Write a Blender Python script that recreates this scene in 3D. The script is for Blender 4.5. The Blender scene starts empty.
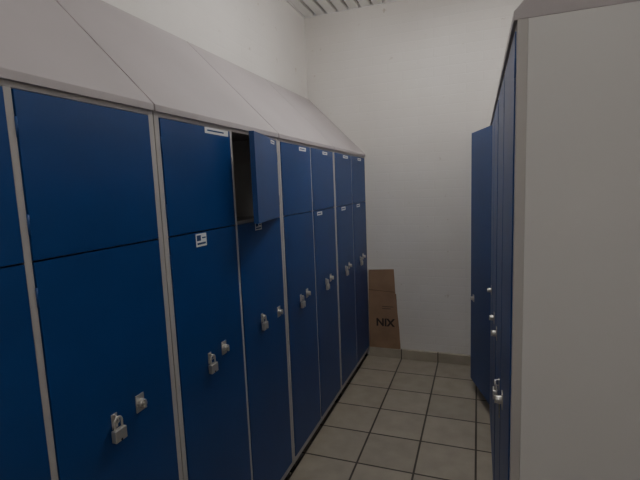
import bpy, bmesh, math
from mathutils import Vector, Matrix

H_CAM=1.55; F=430.0; D=3.72
LX=-0.93; RX=0.08; W=0.875
SC=bpy.context.scene; COL=SC.collection

# ---------- materials ----------
def mat(name, col, rough=0.5, metal=0.0, noise=0.0, nscale=8.0, bump=0.0, bscale=60.0, emit=None, estr=0, spec=0.5):
    m=bpy.data.materials.new(name); m.use_nodes=True
    nt=m.node_tree; b=nt.nodes['Principled BSDF']
    b.inputs['Base Color'].default_value=(*col,1); b.inputs['Roughness'].default_value=rough
    b.inputs['Metallic'].default_value=metal; b.inputs['Specular IOR Level'].default_value=spec
    tc=nt.nodes.new('ShaderNodeTexCoord')
    if noise>0:
        n=nt.nodes.new('ShaderNodeTexNoise'); n.inputs['Scale'].default_value=nscale; n.inputs['Detail'].default_value=5
        nt.links.new(tc.outputs['Object'],n.inputs['Vector'])
        r=nt.nodes.new('ShaderNodeValToRGB')
        r.color_ramp.elements[0].position=0.3; r.color_ramp.elements[1].position=0.7
        r.color_ramp.elements[0].color=(*[c*(1-noise) for c in col],1)
        r.color_ramp.elements[1].color=(*[min(1,c*(1+noise)) for c in col],1)
        nt.links.new(n.outputs['Fac'],r.inputs['Fac']); nt.links.new(r.outputs['Color'],b.inputs['Base Color'])
    if bump>0:
        n2=nt.nodes.new('ShaderNodeTexNoise'); n2.inputs['Scale'].default_value=bscale
        nt.links.new(tc.outputs['Object'],n2.inputs['Vector'])
        bp=nt.nodes.new('ShaderNodeBump'); bp.inputs['Strength'].default_value=bump; bp.inputs['Distance'].default_value=0.004
        nt.links.new(n2.outputs['Fac'],bp.inputs['Height']); nt.links.new(bp.outputs['Normal'],b.inputs['Normal'])
    if emit:
        b.inputs['Emission Color'].default_value=(*emit,1); b.inputs['Emission Strength'].default_value=estr
    return m

M_BLUE=mat('blue_enamel',(0.009,0.055,0.215),0.38,noise=0.10,nscale=3,bump=0.06,bscale=18)
M_GREY=mat('grey_enamel',(0.47,0.45,0.435),0.5,noise=0.04,nscale=3)
M_SIDE=mat('side_panel_enamel',(0.66,0.65,0.64),0.5,noise=0.03,nscale=2)
M_TOP=mat('cap_grey_enamel',(0.45,0.415,0.425),0.6,noise=0.06,nscale=2)
M_IN=mat('interior_grey',(0.38,0.37,0.37),0.6)
M_DARK=mat('dark_plastic',(0.015,0.015,0.015),0.7)  # near-black base colour for feet, padlock discs and ceiling backing
M_STEEL=mat('steel',(0.62,0.60,0.56),0.35,metal=0.7)
M_PAPER=mat('paper_label',(0.75,0.76,0.76),0.7)
M_INK=mat('blue_ink',(0.03,0.07,0.2),0.7)
M_YEL=mat('yellow_label',(0.65,0.55,0.08),0.7)
M_CARD=mat('cardboard',(0.33,0.215,0.14),0.85,noise=0.12,nscale=6,bump=0.1,bscale=80)
M_CARD2=mat('cardboard_edge',(0.22,0.14,0.085),0.9)
M_CINK=mat('carton_ink',(0.05,0.035,0.03),0.8)
M_SLAT=mat('white_slat',(0.80,0.80,0.78),0.5)
M_WHITE=mat('white_lacquer',(0.8,0.8,0.8),0.5)
M_DIFF=mat('lamp_diffuser',(0.9,0.9,0.9),0.5,emit=(1,0.97,0.925),estr=20.0)
M_DIFF2=mat('fill_lamp_diffuser',(0.9,0.9,0.9),0.5,emit=(1,0.97,0.93),estr=12.0)  # weaker emission, for the added fill lamp behind the camera

def wall_mat():
    m=bpy.data.materials.new('painted_masonry'); m.use_nodes=True
    nt=m.node_tree; b=nt.nodes['Principled BSDF']; b.inputs['Roughness'].default_value=0.75
    geo=nt.nodes.new('ShaderNodeNewGeometry')
    n=nt.nodes.new('ShaderNodeTexNoise'); n.inputs['Scale'].default_value=1.3; n.inputs['Detail'].default_value=6
    nt.links.new(geo.outputs['Position'],n.inputs['Vector'])
    r=nt.nodes.new('ShaderNodeValToRGB'); r.color_ramp.elements[0].position=.3; r.color_ramp.elements[1].position=.75
    r.color_ramp.elements[0].color=(0.70,0.675,0.64,1); r.color_ramp.elements[1].color=(0.78,0.76,0.73,1)
    nt.links.new(n.outputs['Fac'],r.inputs['Fac'])
    n3=nt.nodes.new('ShaderNodeTexNoise'); n3.inputs['Scale'].default_value=14; n3.inputs['Detail'].default_value=3
    nt.links.new(geo.outputs['Position'],n3.inputs['Vector'])
    r3=nt.nodes.new('ShaderNodeValToRGB'); r3.color_ramp.elements[0].position=.24; r3.color_ramp.elements[1].position=.31
    r3.color_ramp.elements[0].color=(0.75,0.71,0.66,1); r3.color_ramp.elements[1].color=(1,1,1,1)
    nt.links.new(n3.outputs['Fac'],r3.inputs['Fac'])
    mx=nt.nodes.new('ShaderNodeMixRGB'); mx.blend_type='MULTIPLY'; mx.inputs['Fac'].default_value=1
    nt.links.new(r.outputs['Color'],mx.inputs['Color1']); nt.links.new(r3.outputs['Color'],mx.inputs['Color2'])
    nt.links.new(mx.outputs['Color'],b.inputs['Base Color'])
    sep=nt.nodes.new('ShaderNodeSeparateXYZ'); nt.links.new(geo.outputs['Position'],sep.inputs[0])
    add=nt.nodes.new('ShaderNodeMath'); add.operation='ADD'
    nt.links.new(sep.outputs['X'],add.inputs[0]); nt.links.new(sep.outputs['Y'],add.inputs[1])
    cmb=nt.nodes.new('ShaderNodeCombineXYZ'); nt.links.new(add.outputs[0],cmb.inputs['X']); nt.links.new(sep.outputs['Z'],cmb.inputs['Y'])
    br=nt.nodes.new('ShaderNodeTexBrick'); br.inputs['Scale'].default_value=1.0
    br.inputs['Brick Width'].default_value=0.25; br.inputs['Row Height'].default_value=0.075; br.inputs['Mortar Size'].default_value=0.006
    br.inputs['Mortar Smooth'].default_value=1.0
    br.inputs['Color1'].default_value=(1,1,1,1); br.inputs['Color2'].default_value=(.93,.93,.93,1); br.inputs['Mortar'].default_value=(.3,.3,.3,1)
    nt.links.new(cmb.outputs[0],br.inputs['Vector'])
    bp=nt.nodes.new('ShaderNodeBump'); bp.inputs['Strength'].default_value=0.22; bp.inputs['Distance'].default_value=0.004
    nt.links.new(br.outputs['Color'],bp.inputs['Height']); nt.links.new(bp.outputs['Normal'],b.inputs['Normal'])
    return m
M_WALL=wall_mat()

def floor_mat(name='floor_tiles',vertical=False):
    m=bpy.data.materials.new(name); m.use_nodes=True
    nt=m.node_tree; b=nt.nodes['Principled BSDF']; b.inputs['Roughness'].default_value=0.42
    geo=nt.nodes.new('ShaderNodeNewGeometry')
    mp=nt.nodes.new('ShaderNodeMapping'); mp.inputs['Location'].default_value=(0.633+3.15,-D+0.001+3.1*2,0)
    nt.links.new(geo.outputs['Position'],mp.inputs['Vector'])
    br=nt.nodes.new('ShaderNodeTexBrick'); br.offset=0.0; br.squash=1.0
    br.inputs['Scale'].default_value=1.0; br.inputs['Brick Width'].default_value=0.315
    br.inputs['Row Height'].default_value=0.31 if not vertical else 50.0; br.inputs['Mortar Size'].default_value=0.006 if not vertical else 0.004
    br.inputs['Mortar Smooth'].default_value=0.2; br.inputs['Bias'].default_value=0.0
    k=1.22 if not vertical else 1.45
    br.inputs['Color1'].default_value=(0.335*k,0.305*k,0.25*k,1); br.inputs['Color2'].default_value=(0.305*k,0.278*k,0.228*k,1)
    br.inputs['Mortar'].default_value=(0.07,0.06,0.048,1)
    nt.links.new(mp.outputs[0],br.inputs['Vector'])
    n=nt.nodes.new('ShaderNodeTexNoise'); n.inputs['Scale'].default_value=9; n.inputs['Detail'].default_value=6
    nt.links.new(geo.outputs['Position'],n.inputs['Vector'])
    r=nt.nodes.new('ShaderNodeValToRGB'); r.color_ramp.elements[0].position=.3; r.color_ramp.elements[1].position=.7
    r.color_ramp.elements[0].color=(.84,.83,.81,1); r.color_ramp.elements[1].color=(1,1,1,1)
    nt.links.new(n.outputs['Fac'],r.inputs['Fac'])
    mx=nt.nodes.new('ShaderNodeMixRGB'); mx.blend_type='MULTIPLY'; mx.inputs['Fac'].default_value=1
    nt.links.new(br.outputs['Color'],mx.inputs['Color1']); nt.links.new(r.outputs['Color'],mx.inputs['Color2'])
    nt.links.new(mx.outputs['Color'],b.inputs['Base Color'])
    inv=nt.nodes.new('ShaderNodeMath'); inv.operation='SUBTRACT'; inv.inputs[0].default_value=1
    nt.links.new(br.outputs['Fac'],inv.inputs[1])
    bp=nt.nodes.new('ShaderNodeBump'); bp.inputs['Strength'].default_value=0.4; bp.inputs['Distance'].default_value=0.003
    nt.links.new(inv.outputs[0],bp.inputs['Height']); nt.links.new(bp.outputs['Normal'],b.inputs['Normal'])
    return m
M_FLOOR=floor_mat(); M_SKIRT=floor_mat('skirting_tiles',True)

# ---------- mesh helpers ----------
class MB:
    def __init__(s): s.bm=bmesh.new(); s.mats=[]
    def mi(s,m):
        if m not in s.mats: s.mats.append(m)
        return s.mats.index(m)
    def box(s,x0,x1,y0,y1,z0,z1,m):
        if x0>x1:x0,x1=x1,x0
        if y0>y1:y0,y1=y1,y0
        v=[s.bm.verts.new(p) for p in [(x0,y0,z0),(x1,y0,z0),(x1,y1,z0),(x0,y1,z0),(x0,y0,z1),(x1,y0,z1),(x1,y1,z1),(x0,y1,z1)]]
        for f in [(0,3,2,1),(4,5,6,7),(0,1,5,4),(1,2,6,5),(2,3,7,6),(3,0,4,7)]:
            s.bm.faces.new([v[i] for i in f]).material_index=s.mi(m)
    def prism(s,prof,axis,a,b,m):
        def P(p,t): return (p[0],t,p[1]) if axis=='y' else (t,p[0],p[1])
        A=[s.bm.verts.new(P(p,a)) for p in prof]; B=[s.bm.verts.new(P(p,b)) for p in prof]
        n=len(prof); fs=[s.bm.faces.new(A),s.bm.faces.new(B[::-1])]
        for i in range(n): fs.append(s.bm.faces.new([A[i],B[i],B[(i+1)%n],A[(i+1)%n]]))
        for f in fs: f.material_index=s.mi(m)
        bmesh.ops.recalc_face_normals(s.bm,faces=fs)
    def cyl(s,c,axis,r,l,m,seg=24,r2=None):
        rot={'x':Matrix.Rotation(math.pi/2,4,'Y'),'y':Matrix.Rotation(math.pi/2,4,'X'),'z':Matrix.Identity(4)}[axis]
        res=bmesh.ops.create_cone(s.bm,cap_ends=True,segments=seg,radius1=r,radius2=r if r2 is None else r2,depth=l,matrix=Matrix.Translation(c)@rot)
        for f in {f for v in res['verts'] for f in v.link_faces}:
            f.material_index=s.mi(m); f.smooth=len(f.verts)==4
    def tube(s,pts,r,m,seg=10):
        rings=[]
        for i,p in enumerate(pts):
            p=Vector(p); a=Vector(pts[max(i-1,0)]); b=Vector(pts[min(i+1,len(pts)-1)])
            t=(b-a).normalized(); u=t.cross(Vector((1,0,0)))
            if u.length<.1: u=t.cross(Vector((0,1,0)))
            u.normalize(); w=t.cross(u)
            rings.append([s.bm.verts.new(p+u*math.cos(2*math.pi*k/seg)*r+w*math.sin(2*math.pi*k/seg)*r) for k in range(seg)])
        for i in range(len(rings)-1):
            for k in range(seg):
                f=s.bm.faces.new([rings[i][k],rings[i][(k+1)%seg],rings[i+1][(k+1)%seg],rings[i+1][k]]); f.material_index=s.mi(m); f.smooth=True
        s.bm.faces.new(rings[0][::-1]).material_index=s.mi(m); s.bm.faces.new(rings[-1]).material_index=s.mi(m)
    def obj(s,name,parent=None,loc=(0,0,0),rotz=0,bevel=0,rotx=0):
        me=bpy.data.meshes.new(name); s.bm.normal_update(); s.bm.to_mesh(me); s.bm.free()
        for m in s.mats: me.materials.append(m)
        o=bpy.data.objects.new(name,me); COL.objects.link(o)
        if parent is not None: o.parent=parent
        o.location=loc; o.rotation_euler=(rotx,0,rotz)
        if bevel:
            bv=o.modifiers.new('bevel','BEVEL'); bv.width=bevel; bv.segments=2; bv.limit_method='ANGLE'; bv.angle_limit=math.radians(40)
        return o

# ---------- room ----------
WX0=-1.44; WX1=0.60; WY0=-1.6; CZ=3.03
def simple(name,a,m):
    b=MB(); b.box(*a,m); return b.obj(name)
simple('floor',(WX0-.1,WX1+.1,WY0-.1,D+.1,-.1,0),M_FLOOR)
simple('wall_left',(WX0-.1,WX0,WY0,D,0,CZ+.1),M_WALL)
simple('wall_right',(WX1,WX1+.1,WY0,D,0,CZ+.1),M_WALL)
simple('wall_far',(WX0-.1,WX1+.1,D,D+.1,0,CZ+.1),M_WALL)
simple('wall_near',(WX0-.1,WX1+.1,WY0-.1,WY0,0,CZ+.1),M_WALL)
b=MB()
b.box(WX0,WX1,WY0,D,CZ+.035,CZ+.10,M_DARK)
x=WX0+.012
while x<WX1-.02:
    x1=min(x+.082,WX1-.004)
    b.prism([(x,CZ+.012),(x+.006,CZ),(x1-.006,CZ),(x1,CZ+.012),(x1,CZ+.03),(x,CZ+.03)],'y',WY0,D-.012,M_SLAT)
    x+=.100
b.obj('ceiling')
b=MB(); b.box(WX0,WX1,D-.012,D,CZ-.004,CZ+.035,M_WHITE); b.box(WX0,WX0+.012,WY0,D-.012,CZ-.004,CZ+.035,M_WHITE); b.obj('trim_1')
b=MB(); b.box(LX+.004,RX-.002,D-.030,D,0,.085,M_SKIRT); b.obj('baseboard_far',bevel=.002)

# ---------- lockers ----------
CAPZ=1.82; DT=1.785; DB=0.092; SPLIT=1.41; FB=0.06
def padlock(parent,x,y,z):
    b=MB()
    b.box(-.008,.008,-.020,.020,-.052,-.018,M_STEEL)
    b.cyl((0,0,-.048),'x',.004,.0175,M_DARK,12)
    R=.012
    pts=[(0,-R,-.022),(0,-R,0)]+[(0,-R*math.cos(math.pi*k/10),R*math.sin(math.pi*k/10)+0.002) for k in range(11)]+[(0,R,0),(0,R,-.022)]
    b.tube(pts,.0032,M_STEEL,10)
    return b.obj('padlock',parent,loc=(x,y,z),bevel=.002)

def door(parent,name,fx,s,y0,y1,z0,z1,hinge='near',ang=0.0,latch=None,pad=None,label=None):
    hy=y0 if hinge=='near' else y1
    b=MB(); T=.018; t=.0016
    g=.0022
    Y0=y0+g-hy; Y1=y1-g-hy; Z0=z0+g; Z1=z1-g
    X=lambda d: -s*d
    b.box(X(-.003),X(-.003+t),Y0,Y1,Z0,Z1,M_BLUE)
    b.box(X(-.003+t),X(T),Y0,Y0+t,Z0,Z1,M_BLUE); b.box(X(-.003+t),X(T),Y1-t,Y1,Z0,Z1,M_BLUE)
    b.box(X(-.003+t),X(T),Y0+t,Y1-t,Z0,Z0+t,M_BLUE); b.box(X(-.003+t),X(T),Y0+t,Y1-t,Z1-t,Z1,M_BLUE)
    for (a,c) in ((Y0+t,Y0+.02),(Y1-.02,Y1-t)):
        b.box(X(T-t),X(T),a,c,Z0+t,Z1-t,M_BLUE)
    ym=(Y0+Y1)/2
    b.box(X(-.003+t),X(.012),ym-.03,ym+.03,Z0+.03,Z1-.03,M_BLUE)
    ky=(Y0-.001) if hinge=='near' else (Y1+.001)
    for kz in (Z0+.08,Z1-.08):
        b.cyl((X(-.001),ky,kz),'z',.0028,.045,M_BLUE,10)
    o=b.obj(name,parent,loc=(fx,hy,0),rotz=ang)
    if latch:
        ly,lz=latch; c=MB(); ly-=hy
        c.box(X(-.003),X(-.006),ly-.016,ly+.016,lz-.026,lz+.026,M_STEEL)
        c.cyl((X(-.012),ly,lz),'x',.013,.014,M_STEEL)
        c.cyl((X(-.021),ly,lz),'x',.009,.006,M_STEEL)
        c.box(X(-.020),X(-.027),ly-.003,ly+.003,lz-.012,lz+.012,M_STEEL)
        if pad:
            py,pz=pad; py-=hy
            pts=[(X(-.002-.018*math.sin(math.pi*k/8)),py,pz+.006+.012*math.cos(math.pi*k/8)) for k in range(9)]
            c.tube(pts,.0022,M_STEEL,8)
            c.box(X(-.003),X(-.005),py-.010,py+.010,pz-.02,pz+.022,M_STEEL)
        c.obj('latch',o,bevel=.0008)
        if pad: padlock(o,X(-.017),py,pz)
    if label:
        ly,lz,lw,lh=label[:4]; ly-=hy; c=MB(); pm=label[4] if len(label)>4 else M_PAPER
        c.box(X(-.003),X(-.0038),ly-lw/2,ly+lw/2,lz-lh/2,lz+lh/2,pm)
        if lh>.035:
            c.box(X(-.0038),X(-.0042),ly-lw*.42,ly-lw*.05,lz-lh*.05,lz+lh*.38,M_INK)
            c.box(X(-.0038),X(-.0042),ly+lw*.08,ly+lw*.42,lz+lh*.1,lz+lh*.2,M_INK)
            c.box(X(-.0038),X(-.0042),ly-lw*.4,ly+lw*.4,lz-lh*.35,lz-lh*.2,M_INK)
        else:
            c.box(X(-.0038),X(-.0042),ly-lw*.4,ly+lw*.3,lz-lh*.12,lz+lh*.12,M_INK)
        c.obj('name_label',o)
    return o

def locker(fx,s,y0,specs,zoff=0.0,name='metal_locker'):
    root=bpy.data.objects.new(name,None); COL.objects.link(root)
    y1=y0+W-.003; y0=y0+.001; X=lambda d: fx-s*d
    Dp=.495; P=.021; MS=.009; ym=(y0+y1)/2
    cz=CAPZ+zoff; dt=DT+zoff; sp=SPLIT+zoff
    b=MB()
    b.box(X(0),X(.022),y0,y0+P,FB,cz-.02,M_GREY); b.box(X(0),X(.022),y1-P,y1,FB,cz-.02,M_GREY)
    b.box(X(0),X(.022),ym-MS,ym+MS,FB+.03,dt,M_GREY)
    b.box(X(0),X(.022),y0+P,y1-P,FB,DB,M_GREY); b.box(X(0),X(.022),y0+P,y1-P,dt,cz-.02,M_GREY)
    b.box(X(.0225),X(.04),y0+P,y1-P,sp-.004,sp+.010,M_GREY)
    b.box(X(.022),X(Dp),y0,y0+.002,FB,cz-.02,M_SIDE); b.box(X(.022),X(Dp),y1-.002,y1,FB,cz-.02,M_SIDE)
    b.box(X(.022),X(Dp),ym-.001,ym+.001,FB,cz-.02,M_IN)
    b.box(X(Dp-.002),X(Dp),y0,y1,FB,cz-.02,M_IN)
    b.box(X(.022),X(Dp-.002),y0+.002,y1-.002,FB,FB+.002,M_IN)
    b.box(X(.04),X(Dp-.002),y0+.002,y1-.002,sp+.002,sp+.004,M_IN)
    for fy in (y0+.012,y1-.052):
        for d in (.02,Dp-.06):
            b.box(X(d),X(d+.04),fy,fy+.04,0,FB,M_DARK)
    b.obj('cabinet_body',root,bevel=.0012)
    b=MB()
    b.prism([(X(-.008),cz-.022),(X(-.008),cz),(X(-.002),cz+.006),(X(Dp),cz+.51),(X(Dp),cz-.02),(X(0),cz-.02)],'y',y0+.001,y1-.001,M_TOP)
    b.obj('sloping_top',root,bevel=.002)
    cols=[(y0+P,ym-MS),(ym+MS,y1-P)]
    for i,(a,c) in enumerate(cols):
        q=specs[i]
        top=dt if q.get('full') else sp
        if not q.get('full'):
            door(root,f'door_upper_{i+1}',fx,s,a,c,sp,dt,hinge=q.get('uh','near'),ang=q.get('ua',0),label=q.get('ul'))
        door(root,f'door_lower_{i+1}',fx,s,a,c,DB,top,hinge=q.get('lh','near'),ang=q.get('la',0),
             latch=q.get('latch'),pad=q.get('pad'),label=q.get('ll'))
    return root

Y=[D-W*k for k in range(5)]
def centers(k): return (Y[k]+W*.25+.005, Y[k]+W*.75-.005)
zl=.945
def sp_left(k):
    c=centers(k)
    return [dict(latch=(c[i]+.06,zl),pad=(c[i]-.035,zl-.006)) for i in (0,1)]
S=sp_left(4); locker(LX,1,Y[4],S)
S=sp_left(3)
S[0]['ul']=(1.430,1.772,.155,.022); S[0]['ll']=(1.285,1.380,.062,.046)
S[1]['ll']=(1.715,1.388,.06,.036); S[1]['uh']='far'; S[1]['ua']=math.radians(13)
S[1]['ul']=(1.86,1.768,.07,.016); S[1]['latch']=(1.875,zl); S[1]['pad']=(1.70,zl+.02)
locker(LX,1,Y[3],S)
S=sp_left(2)
S[0]['ul']=(2.28,1.765,.10,.02); S[1]['ll']=(2.52,1.388,.09,.022); S[1]['ul']=(2.66,1.765,.09,.018)
locker(LX,1,Y[2],S)
S=sp_left(1)
S[0]['ll']=(3.03,1.388,.10,.026); S[1]['ll']=(3.45,1.388,.10,.026); S[0]['ul']=(3.12,1.765,.12,.02); S[1]['ul']=(3.52,1.765,.10,.02)
locker(LX,1,Y[1],S)

ZR=.10
cR=[centers(k) for k in range(5)]
locker(RX,-1,Y[1],[dict(full=1,la=math.radians(17.5),latch=(Y[1]+.36,.72)),dict(full=1,latch=(cR[1][1],.80))],zoff=ZR)
locker(RX,-1,Y[2],[dict(full=1,latch=(cR[2][0]-.05,.90)),dict(full=1,latch=(cR[2][1],.92))],zoff=ZR)
locker(RX,-1,Y[3],[dict(full=1,latch=(cR[3][0]+.08,.86)),
                   dict(full=1,latch=(1.86,.92),pad=(1.62,.81),ll=(1.60,.725,.03,.055,M_YEL))],zoff=ZR)

# ---------- flattened cardboard box ----------
root=bpy.data.objects.new('flattened_cardboard_box',None); COL.objects.link(root)
root.location=(0,D-.022,.0865); root.rotation_euler=(math.radians(-1.3),0,0)
b=MB()
b.prism([(-.922,0),(-.640,0.0),(-.650,.18),(-.682,.52),(-.922,.535)],'y',-.005,0.0,M_CARD)
b.obj('front_sheet',root)
b=MB()
b.prism([(-.922,.536),(-.682,.521),(-.692,.722),(-.918,.712)],'y',-.004,.001,M_CARD)
b.obj('upper_flap',root)
b=MB()
b.prism([(-.920,0.002),(-.646,0.002),(-.675,.50),(-.920,.52)],'y',.001,.005,M_CARD2)
b.obj('rear_sheet',root)
b=MB(); b.prism([(-.920,.528),(-.684,.514),(-.684,.521),(-.920,.535)],'y',-.006,-.005,M_CARD2); b.box(-.80,-.70,-.0055,-.005,.38,.384,M_CINK); b.box(-.80,-.72,-.0055,-.005,.362,.366,M_CINK); b.obj('fold_crease',root)
cu=bpy.data.curves.new('carton_print','FONT'); cu.body='XIN'; cu.size=.095; cu.extrude=.0005; cu.align_x='CENTER'; cu.offset=.003
to=bpy.data.objects.new('tmp',cu); COL.objects.link(to)
bpy.context.view_layer.update()
me=bpy.data.meshes.new_from_object(to); bpy.data.objects.remove(to)
me.materials.clear(); me.materials.append(M_CINK)
po=bpy.data.objects.new('carton_print',me); COL.objects.link(po); po.parent=root
po.location=(-.775,-.0062,.27); po.rotation_euler=(math.radians(90),math.radians(180),0)

# ---------- ceiling lamp and added fill lamp ----------
def lamp(x,y,md):
    lr=bpy.data.objects.new('unseen_fluorescent_ceiling_lamp',None); COL.objects.link(lr); lr.location=(x,y,CZ)
    b=MB(); b.box(-.09,.09,-.62,.62,-.03,0,M_WHITE); b.obj('housing',lr,bevel=.004)
    b=MB(); b.box(-.08,.08,-.60,.60,-.09,-.03,md); b.obj('diffuser',lr,bevel=.012)
lamp(-.20,2.35,M_DIFF)
lamp(-.20,-.60,M_DIFF2)  # unseen fill lamp, added to brighten right end panel and near doors

w=bpy.data.worlds.new('World'); SC.world=w; w.use_nodes=True
w.node_tree.nodes['Background'].inputs[0].default_value=(.6,.65,.7,1); w.node_tree.nodes['Background'].inputs[1].default_value=.3

# ---------- camera ----------
Yc=Vector((158,59,-430)).normalized()
Xc=Vector((1173,-7,430)); Xc=(Xc-Yc*Xc.dot(Yc)).normalized()
Zc=Xc.cross(Yc)
R=Matrix((Xc,Yc,Zc))
cam=bpy.data.cameras.new('camera'); cam.lens=F/640*36; cam.sensor_width=36; cam.clip_start=.01
co=bpy.data.objects.new('camera',cam); COL.objects.link(co)
co.matrix_world=Matrix.Translation((0,0,H_CAM))@R.to_4x4()
SC.camera=co
